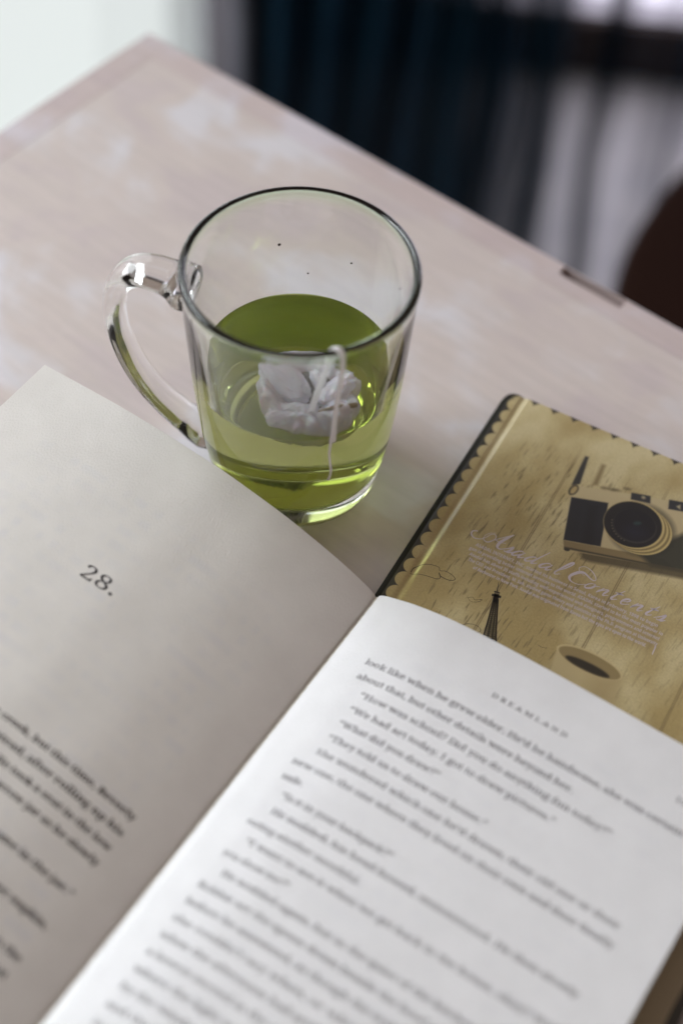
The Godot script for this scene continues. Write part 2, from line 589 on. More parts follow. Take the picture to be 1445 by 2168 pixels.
func cover_picture() -> ImageTexture:
	var ppc := 56.0
	var wide := int((NW1 - NW0) * ppc)
	var high := int(13.0 * ppc)
	var im := Image.create(wide, high, false, Image.FORMAT_RGB8)
	var base_n := noise(31, 0.35, 3)
	var fine := noise(32, 9.0, 2)
	var grain := noise(33, 1.0, 2)
	var kraft := rgb8(192, 177, 137)
	var dark_k := rgb8(160, 140, 94)
	for y in high:
		for x in wide:
			var w := x / ppc + NW0
			var u := y / ppc + NU0
			var c := kraft.lerp(dark_k, clampf(0.42 + 0.9 * base_n.get_noise_2d(w, u * 0.7) + 0.045 * (u - 3.0) - 0.03 * (w - 6.0), 0.0, 1.0))
			var f := fine.get_noise_2d(w, u)
			c = c * (1.0 + 0.06 * f)
			# the printed boards: seams and short strokes of grain
			var where := smoothstep(0.9, 1.8, w) * smoothstep(0.6, 2.6, u)
			var g := grain.get_noise_2d(w * 6.0 + 0.5 * u, u * 0.8)
			var strength := lerpf(0.6, 0.22, smoothstep(4.0, 9.0, w))
			c = c.lerp(rgb8(92, 80, 54), where * strength * smoothstep(0.22, 0.7, g + 0.12 * base_n.get_noise_2d(w * 3.0, u * 2.0)))
			for seam in [3.62, 7.42, 11.18]:
				var d: float = absf(absf(w - seam) - 0.035)
				c = c.lerp(rgb8(96, 80, 52), 0.55 * smoothstep(0.035, 0.005, d) * smoothstep(0.5, 2.0, u))
			# scalloped dark border
			var sp := 0.715
			var a := Vector2(0.36, 0)
			var v := fposmod(u - 0.38, sp) - sp * 0.5
			var dd := Vector2(w - a.x, v).length()
			if w < 0.36 and u > -0.3:
				c = rgb8(46, 41, 36).lerp(c, smoothstep(0.385, 0.345, dd))
			var v2 := fposmod(w - 0.1, 0.88) - 0.44
			if u < NU0 + 0.42:
				c = rgb8(52, 47, 40).lerp(c, smoothstep(0.50, 0.45, Vector2(v2, u - NU0 - 0.42).length()))
			if w > NW1 - 0.42:
				c = rgb8(46, 44, 38)
			im.set_pixel(x, y, c)
	# printed photograph of an old camera
	var P := func(list: Array) -> Array:
		var out := []
		for k in range(0, list.size(), 2):
			out.append(Vector2(list[k], list[k + 1]))
		return out
	paint(im, ppc, P.call([5.6, 5.5, 5.78, 5.82, 6.1, 5.8, 9.6, 4.72, 13.2, 3.6, 13.2, 3.0, 9.3, 4.2]), rgb8(74, 64, 44), 0.09, 0.85)
	paint(im, ppc, P.call([4.2, 3.3, 4.24, 2.72, 4.36, 2.58, 6.1, 1.98, 6.3, 1.9, 7.7, 1.5, 9.9, 0.9, 11.2, 0.62, 12.8, 4.0, 9.35, 4.4, 5.6, 5.58, 4.98, 5.68, 4.82, 5.36]), rgb8(180, 163, 126), 0.03)
	paint(im, ppc, P.call([4.25, 3.27, 5.62, 2.81, 6.18, 4.92, 4.82, 5.34]), rgb8(34, 35, 38), 0.03)
	paint(im, ppc, P.call([5.0, 3.3, 5.3, 3.2, 5.85, 5.0, 5.5, 5.1]), rgb8(26, 27, 29), 0.12, 0.8)
	paint(im, ppc, P.call([4.82, 5.36, 6.2, 4.94, 8.5, 4.26, 9.1, 4.46, 5.6, 5.56, 4.99, 5.68]), rgb8(128, 110, 76), 0.04)
	paint(im, ppc, P.call([7.6, 4.5, 8.75, 2.7, 9.2, 2.9, 12.4, 2.2, 13.0, 3.1, 9.4, 4.42, 8.2, 4.8]), rgb8(48, 48, 40), 0.12, 0.92)
	paint(im, ppc, P.call([4.98, 5.62, 9.4, 4.34, 12.6, 3.4, 12.6, 3.48, 9.4, 4.44, 5.0, 5.7]), rgb8(70, 62, 46), 0.03)
	paint(im, ppc, ring(Vector2(5.12, 5.7), 0.11, 0.07, -0.3, 12), rgb8(40, 36, 30), 0.03)
	# window bars of the finder
	paint(im, ppc, P.call([6.22, 1.87, 6.94, 1.65, 7.06, 2.0, 6.32, 2.2]), rgb8(46, 46, 48), 0.03)
	paint(im, ppc, ring(Vector2(6.72, 1.86), 0.09, 0.08, 0.0, 12), rgb8(150, 140, 110), 0.04)
	paint(im, ppc, P.call([7.64, 1.45, 8.36, 1.23, 8.5, 1.68, 7.78, 1.9]), rgb8(46, 46, 48), 0.03)
	paint(im, ppc, P.call([8.0, 1.62, 8.12, 1.46, 8.2, 1.7]), rgb8(170, 158, 124), 0.04)
	# lens
	var turn := -0.3
	paint(im, ppc, ring(Vector2(7.24, 3.36), 1.30, 1.28, turn, 40), rgb8(36, 34, 28), 0.14, 0.55)
	for k in 5:
		var f := k / 4.0
		var at := Vector2(7.26, 3.42).lerp(Vector2(6.9, 3.3), f)
		paint(im, ppc, ring(at, 1.19, 1.17, turn, 44), rgb8(188, 166, 112) if k % 2 == 0 else rgb8(122, 106, 70), 0.025)
	paint(im, ppc, ring(Vector2(6.86, 3.3), 1.13, 1.12, turn, 44), rgb8(30, 29, 29), 0.03)
	paint(im, ppc, ring(Vector2(6.95, 3.34), 0.84, 0.82, turn, 40), rgb8(98, 86, 78), 0.05, 0.7)
	paint(im, ppc, ring(Vector2(6.93, 3.3), 0.83, 0.81, turn, 40), rgb8(24, 24, 27), 0.05)
	paint(im, ppc, ring(Vector2(7.06, 3.62), 0.4, 0.3, turn, 24), rgb8(34, 34, 50), 0.3, 0.7)
	paint(im, ppc, ring(Vector2(6.99, 3.16), 0.12, 0.05, -0.6, 16), rgb8(54, 92, 84), 0.1, 0.8)
	for k in 9:
		paint(im, ppc, ring(Vector2(6.93, 3.32) + Vector2(0.88, 0).rotated(1.65 + 0.16 * k), 0.022, 0.016, 0.0, 8), rgb8(170, 150, 118), 0.03, 0.7)
	# strap, its ring and shadow
	paint(im, ppc, P.call([4.64, 1.12, 4.8, 1.1, 4.92, 2.2, 4.72, 2.3]), rgb8(118, 100, 66), 0.07, 0.8)
	paint(im, ppc, P.call([3.9, 1.08, 4.04, 1.04, 4.16, 1.76, 4.28, 2.5, 4.02, 2.72, 3.98, 2.3]), rgb8(48, 46, 44), 0.035)
	paint(im, ppc, ring(Vector2(4.18, 2.9), 0.17, 0.3, 0.1, 20), rgb8(70, 62, 46), 0.03)
	paint(im, ppc, ring(Vector2(4.19, 2.9), 0.1, 0.22, 0.1, 20), rgb8(166, 144, 98), 0.03)
	for q in [[5.2, 2.2], [5.5, 2.12], [5.65, 2.05], [6.0, 1.78]]:
		paint(im, ppc, ring(Vector2(q[0], q[1]), 0.14, 0.06, -0.3, 12), rgb8(92, 80, 56), 0.07, 0.8)
	# printed paper cup of coffee
	paint(im, ppc, P.call([6.6, 9.92, 9.14, 9.98, 9.3, 12.4, 6.95, 12.4]), rgb8(176, 158, 117), 0.05)
	paint(im, ppc, P.call([8.2, 10.4, 9.14, 9.98, 9.3, 12.4, 8.4, 12.4]), rgb8(160, 141, 100), 0.35, 0.8)
	paint(im, ppc, ring(Vector2(7.87, 9.95), 1.29, 0.46, 0.02, 40), rgb8(190, 171, 127), 0.03)
	paint(im, ppc, ring(Vector2(7.88, 9.97), 1.22, 0.41, 0.02, 40), rgb8(136, 118, 80), 0.04)
	paint(im, ppc, ring(Vector2(7.88, 10.16), 0.86, 0.18, 0.02, 32), rgb8(44, 38, 30), 0.05)
	im.generate_mipmaps()
	return ImageTexture.create_from_image(im)

func make_notebook() -> void:
	var o := thing("notebook", "kraft coloured notebook with scalloped dark border and printed old camera, under the open book", "notebook", N0 + nw * 7.5 + nu * 10)
	var cm_ := mat(Color.WHITE, 0.3, 0.5)
	cm_.albedo_texture = cover_picture()
	cm_.texture_repeat = false
	cm_.clearcoat_enabled = true
	cm_.clearcoat = 0.45
	cm_.clearcoat_roughness = 0.2
	cm_.heightmap_enabled = true
	cm_.heightmap_texture = height_texture(41, 0.03, 256)
	cm_.heightmap_scale = 0.004
	# front cover: a sheet of board with rounded corners at the spine, folded at the hinge
	var ws := []
	for k in 26:
		ws.append(lerpf(0.0, 1.4, k / 25.0))
	for k in range(1, 15):
		ws.append(lerpf(1.4, NW1 - NW0, k / 14.0))
	var us := [0.0, 0.015, 0.04, 0.08, 0.13, 0.2, 0.3, 0.42, 0.6, 1.0]
	for k in range(1, 21):
		us.append(lerpf(1.0, NU1 - NU0 - 1.0, k / 20.0))
	for k in [0.6, 0.42, 0.3, 0.2, 0.13, 0.08, 0.04, 0.015, 0.0]:
		us.append(NU1 - NU0 - k)
	var s := Shape.new()
	var rows := []
	var r := 0.6
	var rolled := PackedInt32Array()
	for du in us:
		var e := minf(du, NU1 - NU0 - du)
		var inset: float = r - sqrt(maxf(0.0, r * r - (r - e) * (r - e))) if e < r else 0.0
		var row := []
		for q in ws:
			var w: float = NW0 + inset + q * (NW1 - NW0 - inset) / (NW1 - NW0)
			var u: float = NU0 + du
			row.append(s.put(on_cover(w, u), Vector2((w - NW0) / (NW1 - NW0), (u - NU0) / 13.0)))
		rows.append(row)
	for a in rows.size() - 1:
		for b in ws.size() - 1:
			s.quad(rows[a][b], rows[a][b + 1], rows[a + 1][b + 1], rows[a + 1][b])
			if b < 5:
				rolled.append_array(s.i.slice(-6))
				s.i.resize(s.i.size() - 6)
	var roll := Shape.new()
	roll.v = s.v
	roll.t = s.t
	roll.c = s.c
	roll.i = rolled
	obj("front_cover", s, cm_, o)
	# its edge all round, and the rounded spine
	var dark := mat(rgb8(40, 38, 33), 0.8, 0.2)
	obj("spine_roll", roll, dark, o)
	var rim_pts := []
	for row in rows:
		rim_pts.append(s.v[row[0]])
	for q in rows[-1]:
		rim_pts.append(s.v[q])
	for k in rows.size():
		rim_pts.append(s.v[rows[rows.size() - 1 - k][-1]])
	for k in rows[0].size():
		rim_pts.append(s.v[rows[0][rows[0].size() - 1 - k]])
	var e2 := Shape.new()
	for k in rim_pts.size():
		var p: Vector3 = rim_pts[k]
		var q: Vector3 = rim_pts[(k + 1) % rim_pts.size()]
		if p.distance_to(q) > 1e-4:
			e2.quad(e2.put(p), e2.put(q), e2.put(q - Vector3(0, 0.14, 0)), e2.put(p - Vector3(0, 0.14, 0)))
	obj("cover_edge", e2, dark, o, false)
	obj("page_block", box(Vector3(0.15, 0.15, NU0 + 0.3), Vector3(NW1 - 0.25, 0.7, NU1 - 0.3), nw, nu, N0), mat(rgb8(196, 186, 164), 0.8), o, false, true)
	obj("back_cover", box(Vector3(-0.2, 0, NU0), Vector3(NW1, 0.14, NU1), nw, nu, N0), dark, o, false, true)
	var sp := Shape.new()
	var last := []
	for k in 9:
		var a := PI * k / 8.0
		var w := -0.05 - 0.3 * sin(a)
		var y := 0.31 + 0.26 * cos(a)
		var now := [sp.put(N0 + nw * w + nu * (NU0 + 0.5) + Vector3(0, y, 0)), sp.put(N0 + nw * w + nu * (NU1 - 0.5) + Vector3(0, y, 0))]
		if last:
			sp.quad(last[0], now[0], now[1], last[1])
		last = now
	obj("spine", sp, dark, o)
	# silver foil lettering
	var foil := mat(rgb8(196, 184, 190), 0.42)
	foil.metallic = 0.3
	var title := Shape.new()
	var put := func(w: float, u: float) -> Vector3: return on_cover(w, u, 0.006)
	var A := [[1.78, 6.62], [1.63, 6.7], [1.63, 6.87], [1.82, 6.98], [2.1, 6.86], [2.3, 6.52], [2.45, 6.44], [2.53, 6.6], [2.42, 6.84], [2.28, 6.92], [2.14, 6.85], [2.12, 6.68], [2.24, 6.48], [2.44, 6.36]]
	title.add(ribbon(v2(A), [0.05, 0.06, 0.025, 0.03, 0.05, 0.02, 0.02], put))
	title.add(ribbon(v2([[2.3, 6.94], [2.6, 6.6], [3.06, 6.1]]), [0.02, 0.03, 0.02], put))
	title.add(ribbon(v2([[3.08, 6.1], [2.92, 6.35], [2.76, 6.7], [2.76, 6.93], [2.9, 6.97], [3.05, 6.85]]), [0.05, 0.12, 0.12, 0.05, 0.02], put))
	title.add(ribbon(v2([[2.5, 6.66], [2.75, 6.68], [2.98, 6.62]]), [0.02, 0.03, 0.02], put))
	var C := [[6.2, 6.5], [5.98, 6.42], [5.88, 6.26], [6.05, 6.1], [6.35, 6.16], [6.58, 6.34], [6.64, 6.5], [6.48, 6.52], [6.1, 6.38], [5.84, 6.58], [5.72, 6.82], [5.85, 6.98], [6.15, 6.98], [6.38, 6.84]]
	title.add(ribbon(v2(C), [0.02, 0.025, 0.02, 0.04, 0.03, 0.06, 0.13, 0.1, 0.03, 0.02], put))
	var letters := {
		"a": [[[0.3, 0.29], [0.16, 0.33], [0.03, 0.2], [0.0, 0.06], [0.08, 0.0], [0.2, 0.1], [0.3, 0.28]], [[0.32, 0.33], [0.27, 0.1], [0.31, 0.0], [0.45, 0.12]]],
		"d": [[[0.3, 0.29], [0.16, 0.33], [0.03, 0.2], [0.0, 0.06], [0.08, 0.0], [0.2, 0.1], [0.3, 0.28]], [[0.38, 0.82], [0.31, 0.4], [0.27, 0.1], [0.31, 0.0], [0.45, 0.12]]],
		"s": [[[-0.1, 0.02], [0.06, 0.2], [0.14, 0.34], [0.17, 0.16], [0.1, 0.01], [0.0, 0.03]], [[0.1, 0.01], [0.2, 0.03], [0.3, 0.12]]],
		"l": [[[-0.02, 0.1], [0.14, 0.42], [0.2, 0.74], [0.14, 0.82], [0.07, 0.6], [0.02, 0.12], [0.08, 0.0], [0.22, 0.1]]],
		"o": [[[0.2, 0.32], [0.06, 0.26], [0.0, 0.08], [0.09, 0.0], [0.22, 0.08], [0.26, 0.24], [0.2, 0.32], [0.28, 0.26], [0.42, 0.3]]],
		"n": [[[0.08, 0.33], [0.03, 0.12], [0.0, 0.0]], [[0.02, 0.05], [0.16, 0.28], [0.26, 0.3], [0.25, 0.1], [0.29, 0.0], [0.42, 0.1]]],
		"t": [[[0.14, 0.6], [0.06, 0.3], [0.02, 0.08], [0.08, 0.0], [0.22, 0.1]], [[-0.06, 0.36], [0.1, 0.38], [0.26, 0.39]]],
		"e": [[[0.0, 0.13], [0.15, 0.18], [0.2, 0.29], [0.1, 0.32], [0.0, 0.18], [0.03, 0.02], [0.12, 0.0], [0.28, 0.12]]],
	}
	for q in [["s", 3.02], ["a", 3.36], ["d", 3.9], ["a", 4.5], ["l", 5.1], ["o", 6.36], ["n", 6.86], ["t", 7.42], ["e", 7.82], ["n", 8.24], ["t", 8.82], ["s", 9.26]]:
		for st in letters[q[0]]:
			var pts := []
			for p in st:
				pts.append(Vector2(q[1] + p[0] + 0.42 * p[1], 6.98 - p[1]))
			title.add(ribbon(pts, [0.025, 0.055, 0.09, 0.055, 0.025], put))
	obj("foil_title", title, foil, o, false)
	var small := Shape.new()
	var lines := ["ASADAL INTERNET, INC. started its business in Seoul, Korea in February, 1998 to begin", "gan in providing better internet services to the world. ASADAL started to be the most popular in", "Asadal has about 35 staffs including well-experienced web designers, programmers and internet", "The CEO and President, M. Suh, studied game theory and statistics in the Ph.D. program at University", "of Rochester in New York. Asadal was originated from Korea but the eyes are open to the world."]
	var starts := [2.0, 1.86, 1.98, 2.05, 2.38]
	var ends := [9.45, 9.75, 9.72, 9.75, 9.4]
	for k in 5:
		var u0: float = 7.30 + 0.255 * k
		var w0: float = starts[k]
		small.add(lettering(lines[k], sans, 0.118, func(x: float, y: float) -> Vector3: return on_cover(w0 + x, u0 - y, 0.006), ends[k] - w0))
	small.add(ribbon(v2([[9.72, 8.1], [9.74, 8.5]]), [0.05, 0.04], put))
	obj("foil_text", small, foil, o, false)
	# line drawings: clouds, a bird and a lattice tower
	var pen := mat(rgb8(52, 42, 32), 0.6)
	obj("cloud_drawing", ribbon(v2([[0.42, 9.6], [0.43, 9.36], [0.61, 9.12], [0.91, 8.95], [1.24, 8.9], [1.36, 9.02], [1.55, 8.94], [1.86, 8.98], [2.02, 9.1], [1.86, 9.24], [1.5, 9.24], [1.36, 9.12], [1.5, 9.28], [1.42, 9.42], [0.95, 9.5], [0.42, 9.66]]), [0.028, 0.02, 0.03, 0.02], put), pen, o, false)
	obj("bird_drawing", ribbon(v2([[2.79, 9.62], [2.95, 9.5], [3.08, 9.56], [3.3, 9.42], [3.22, 9.58], [3.0, 9.7], [2.82, 9.63]]), [0.015, 0.02, 0.015], put), pen, o, false)
	obj("cloud_drawing", ribbon(v2([[3.1, 10.86], [3.3, 10.66], [3.6, 10.56], [3.84, 10.66], [3.76, 10.84], [3.4, 10.92]]), [0.025, 0.02, 0.025], put), pen, o, false)
	obj("stroke_drawing", ribbon(v2([[5.9, 10.2], [6.1, 10.22], [6.3, 10.16]]), [0.012, 0.015, 0.01], put), pen, o, false)
	var tw := Shape.new()
	var axis := func(u: float) -> float: return lerpf(3.5, 4.32, (u - 8.39) / 2.56)
	var half := func(u: float) -> float: return 0.085 + 0.075 * maxf(0.0, u - 9.1) + 0.022 * pow(maxf(0.0, u - 9.6), 2.0)
	tw.add(ribbon(v2([[axis.call(8.37), 8.37], [axis.call(8.85), 8.85]]), [0.015, 0.04], put, 2))
	tw.add(ribbon(v2([[axis.call(8.8) - 0.1, 8.86], [axis.call(8.8) + 0.12, 8.82]]), [0.07, 0.07], put, 2))
	tw.add(ribbon(v2([[axis.call(8.98) - 0.17, 9.04], [axis.call(8.98) + 0.18, 8.96]]), [0.12, 0.12], put, 2))
	tw.add(ribbon(v2([[axis.call(8.9), 8.9], [axis.call(9.3), 9.3]]), [0.2, 0.16], put, 2))
	for sd in [-1.0, 1.0, -0.35, 0.35]:
		var pts := []
		for k in 9:
			var u: float = lerpf(9.1, 11.6, k / 8.0)
			pts.append(Vector2(axis.call(u) + sd * half.call(u), u))
		tw.add(ribbon(pts, [0.06, 0.07] if absf(sd) > 0.5 else [0.03, 0.04], put, 2))
	for k in 26:
		var u: float = 9.2 + 0.092 * k
		var h: float = half.call(u)
		var x: float = axis.call(u)
		var x2: float = axis.call(u + 0.1)
		tw.add(ribbon(v2([[x - h, u], [x2 + h, u + 0.1]]), [0.035, 0.035], put, 1))
		tw.add(ribbon(v2([[x + h, u], [x2 - h, u + 0.1]]), [0.035, 0.035], put, 1))
		tw.add(ribbon(v2([[x - h, u], [x + h, u - 0.02]]), [0.018, 0.018], put, 1))
	obj("tower_drawing", tw, pen, o, false)

func v2(list: Array) -> Array:
	var out := []
	for p in list:
		out.append(Vector2(p[0], p[1]))
	return out

# ---------- open book ----------
var G0 := Vector3(1.49, 0, -33.64)
var bn := Vector3(0.8624, 0, 0.5063)   # across the page, from the gutter to the right
var bu := Vector3(-0.5063, 0, 0.8624)  # down the page
const LEFT := [[0.0, 1.0], [0.08, 1.22], [0.8, 1.68], [1.86, 2.18], [3.77, 2.9], [5.46, 3.35], [7.28, 3.73], [11.2, 4.14], [15.3, 4.19]]
const RIGHT := [[0.0, 1.0], [0.06, 1.24], [0.35, 1.49], [0.85, 1.7], [1.65, 1.98], [3.2, 2.3], [5.9, 2.47], [9.1, 2.49], [12.3, 2.44], [15.1, 2.38]]
const PAGE_LONG := 22.8

func page_y(s: float) -> float:
	var t := LEFT if s < 0.0 else RIGHT
	var x := absf(s)
	for k in t.size() - 1:
		if x <= t[k + 1][0] or k == t.size() - 2:
			var slope := func(j: int) -> float:
				if j == 0:
					return (t[1][1] - t[0][1]) / (t[1][0] - t[0][0])
				if j == t.size() - 1:
					return (t[j][1] - t[j - 1][1]) / (t[j][0] - t[j - 1][0])
				return (t[j + 1][1] - t[j - 1][1]) / (t[j + 1][0] - t[j - 1][0])
			var h: float = t[k + 1][0] - t[k][0]
			var f: float = (x - t[k][0]) / h
			var f2 := f * f
			var f3 := f2 * f
			return (2 * f3 - 3 * f2 + 1) * t[k][1] + (f3 - 2 * f2 + f) * h * slope.call(k) + (3 * f2 - 2 * f3) * t[k + 1][1] + (f3 - f2) * h * slope.call(k + 1)
	return t[-1][1]

func on_page(s: float, u: float, lift := 0.0) -> Vector3:
	return G0 + bn * s + bu * u + Vector3(0, page_y(s) + lift, 0)

func paper_picture(side: int) -> ImageTexture:
	# the sheet's own tone, with the print of its other side showing faintly through
	var ppc := 24.0
	var wide := int(15.4 * ppc)
	var high := int(PAGE_LONG * ppc)
	var im := Image.create(wide, high, false, Image.FORMAT_RGB8)
	var soft := noise(51 + side, 0.02, 3)
	var words := noise(53 + side, 0.06, 2)
	var tone := rgb8(212, 207, 202) if side == 0 else rgb8(215, 213, 214)
	for y in high:
		for x in wide:
			var s := x / ppc
			var u := y / ppc
			var c := tone * (1.0 + 0.018 * soft.get_noise_2d(x, y))
			if s > 1.6 and s < 13.2 and u > (2.7 if side == 0 else 2.0) and u < 21.6:
				var line := floorf((u - 2.7) / 0.66)
				var v := fposmod(u - 2.7, 0.66) / 0.66
				var band := smoothstep(0.1, 0.4, v) * smoothstep(0.95, 0.6, v)
				var k: float = band * smoothstep(-0.25, 0.25, words.get_noise_2d(x, line * 60.0)) * (0.6 + 0.8 * soft.get_noise_2d(x * 0.6, y * 0.6 + 500.0))
				c = c.lerp(rgb8(190, 190, 200), clampf(0.2 * k, 0.0, 1.0) * (1.0 if side == 0 else 0.45))
			im.set_pixel(x, y, c)
	return ImageTexture.create_from_image(im)

func page_shape(from: float, to: float) -> Shape:
	var s := Shape.new()
	var rows := []
	var n := 72
	for k in n + 1:
		var f := float(k) / n
		var x := lerpf(from, to, f * f * 0.5 + f * 0.5)
		var row := []
		for j in 3:
			var u := PAGE_LONG * j / 2.0
			row.append(s.put(on_page(x, u), Vector2(absf(x) / 15.4, j / 2.0)))
		rows.append(row)
	for k in n:
		for j in 2:
			s.quad(rows[k][j], rows[k + 1][j], rows[k + 1][j + 1], rows[k][j + 1])
	return s

func block_shape(to: float, low: float, gap: float) -> Shape:
	# the stack of pages beneath the top sheet
	var s := Shape.new()
	var n := 40
	var top := []
	for k in n + 1:
		var x := lerpf(signf(to) * 0.02, to, float(k) / n)
		var y := page_y(x) - gap
		top.append([s.put(G0 + bn * x + bu * 0.04 + Vector3(0, y, 0)), s.put(G0 + bn * x + bu * (PAGE_LONG - 0.04) + Vector3(0, y, 0)), s.put(G0 + bn * x + bu * 0.04 + Vector3(0, low, 0)), s.put(G0 + bn * x + bu * (PAGE_LONG - 0.04) + Vector3(0, low, 0))])
	for k in n:
		var a: Array = top[k]
		var b: Array = top[k + 1]
		s.quad(a[0], b[0], b[1], a[1])
		s.quad(a[2], a[3], b[3], b[2])
		s.quad(a[0], a[2], b[2], b[0])
		s.quad(a[1], b[1], b[3], a[3])
	var e: Array = top[n]
	s.quad(e[0], e[2], e[3], e[1])
	e = top[0]
	s.quad(e[0], e[1], e[3], e[2])
	return s

func make_book() -> void:
	var o := thing("open_book", "thick open book with chapter number 28 lying across the notebook", "book", G0 + bu * 11)
	var sheets := []
	grain_tex = height_texture(81, 0.16, 1024, 3)
	for side in 2:
		var m := mat(Color.WHITE, 0.75, 0.3)
		m.albedo_texture = paper_picture(side)
		m.texture_repeat = false
		m.heightmap_enabled = true
		m.heightmap_texture = grain_tex
		m.heightmap_scale = 0.012
		sheets.append(m)
	for m in sheets:
		m.normal_enabled = false
	var edge := mat(rgb8(214, 206, 194), 0.85)
	edge.albedo_texture = leaf_edges()
	edge.uv1_triplanar = true
	edge.uv1_scale = Vector3(8, 24, 8)
	obj("left_page", page_shape(0.0, -15.3), sheets[0], o)
	obj("right_page", page_shape(0.0, 15.1), sheets[1], o)
	obj("left_page_block", block_shape(-15.26, 0.3, 0.03), edge, o, false, true)
	obj("right_page_block", block_shape(15.06, 1.22, 0.03), edge, o, false, true)
	var board := mat(rgb8(150, 138, 114), 0.7)
	obj("left_cover", box(Vector3(-15.95, 0, -0.5), Vector3(-0.9, 0.27, PAGE_LONG + 0.5), bn, bu, G0, 0.05), board, o, false, true)
	obj("right_cover", box(Vector3(1.2, 0.94, -0.3), Vector3(16.0, 1.19, PAGE_LONG + 0.5), bn, bu, G0, 0.05), board, o, false, true)
	# print
	var left := Shape.new()
	var words := ["She took the empty jar back to the creek, but this time, Beverly", "left the lid off and waited; instead, after rolling up his", "sleeves, Sam came over. He took a seat in the low", "chair and turned the narrow jar as he slowly", "", "“I think there was some in the jar.”", "", "He wiped the rim with his paper napkin,", "", "and looked out across the", "yard, the same yard that"]
	for k in words.size():
		if words[k] == "":
			continue
		var u0: float = 12.60 + 0.64 * k
		var chars: int = words[k].length()
		left.add(lettering(words[k], bold, 0.195, func(x: float, y: float) -> Vector3: return on_page(-1.5 + x, u0 - y, 0.008), chars * 0.186, true))
	obj("left_print", left, ink, o, false)
	var num := lettering("28.", serif, 0.44, func(x: float, y: float) -> Vector3: return on_page(-8.2 + x, 6.78 - y, 0.008), 1.36)
	obj("chapter_number", num, ink, o, false)
	var right := Shape.new()
	var body := [
		["look like when he grew older. He’d be handsome, she was certain", 1.42, 13.72], ["about that, but other details were beyond her.", 1.5, 9.98], ["“How was school? Did you do anything fun today?”", 2.05, 11.75], ["“We had art today. I got to draw pictures.”", 2.05, 10.0],
		["“What did you draw?”", 2.05, 5.98], ["“They told us to draw our house.”", 2.05, 8.2], ["She wondered which one he’d drawn, their old one or their", 2.03, 13.45], ["new one, the one where they lived on their own and their finally", 1.5, 13.6],
		["safe.", 1.55, 2.35], ["“Is it in your backpack?”", 1.98, 6.25], ["He nodded, his head bowed, uninterested. He then slowly", 2.03, 13.42], ["eating another mouthful.", 1.55, 5.88], ["“I want to see it when we get back to the house, okay? Will", 1.95, 13.4], ["you show me?”", 1.52, 4.05],
		["He nodded again, but in the quiet of the kitchen she heard", 1.95, 13.4], ["Robbie set the spoon down beside the bowl and then look up", 1.52, 13.5], ["before he answered, as though the matter had been decided", 1.52, 13.5], ["she couldn’t say when, or why, or how it all had come", 1.52, 13.5],
		["when the afternoon had settled over the yard and the trees", 1.52, 13.5], ["a breeze moved in the curtains and he turned back toward", 1.52, 13.5], ["where the light was better, where the table met the wall", 1.52, 13.5], ["by the window, with both of the chairs pulled out a little", 1.52, 13.5], ["and the house was quiet again, the way she liked it best", 1.52, 13.5], ["in the long hour before supper, with nothing left to do", 1.52, 13.5], ["but sit and listen.", 1.52, 4.6]]
	for k in body.size():
		var u0: float = 3.12 + 0.672 * k
		var s0: float = body[k][1]
		right.add(lettering(body[k][0], serif, 0.185, func(x: float, y: float) -> Vector3: return on_page(s0 + x, u0 - y, 0.008), body[k][2] - s0))
	right.add(lettering("D R E A M L A N D", serif, 0.14, func(x: float, y: float) -> Vector3: return on_page(5.9 + x, 2.06 - y, 0.008), 2.92))
	right.add(lettering("197", serif, 0.16, func(x: float, y: float) -> Vector3: return on_page(12.95 + x, 2.06 - y, 0.008), 0.55))
	obj("right_print", right, mat(rgb8(66, 60, 68), 0.7, 0.3), o, false)

var grain_tex: NoiseTexture2D

func leaf_edges() -> NoiseTexture2D:
	var t := NoiseTexture2D.new()
	t.width = 8
	t.height = 512
	t.noise = noise(61, 0.2, 2)
	var g := Gradient.new()
	g.set_color(0, Color(0.72, 0.7, 0.66))
	g.set_color(1, Color(1, 1, 1))
	t.color_ramp = g
	return t

# ---------- glass mug ----------
const MUG := Vector3(-1.95, 0, -40.5)
const TEA := 6.12
var turned := false
var wet := []

func inner_profile() -> Array:
	return [Vector2(0, 1.0), Vector2(1.4, 1.0), Vector2(2.3, 1.04), Vector2(2.66, 1.18), Vector2(2.88, 1.5), Vector2(3.04, 2.1), Vector2(3.22, 3.0), Vector2(3.47, 5.0), Vector2(3.57, 6.0), Vector2(3.74, 8.0), Vector2(3.91, 10.1), Vector2(3.94, 10.6)]

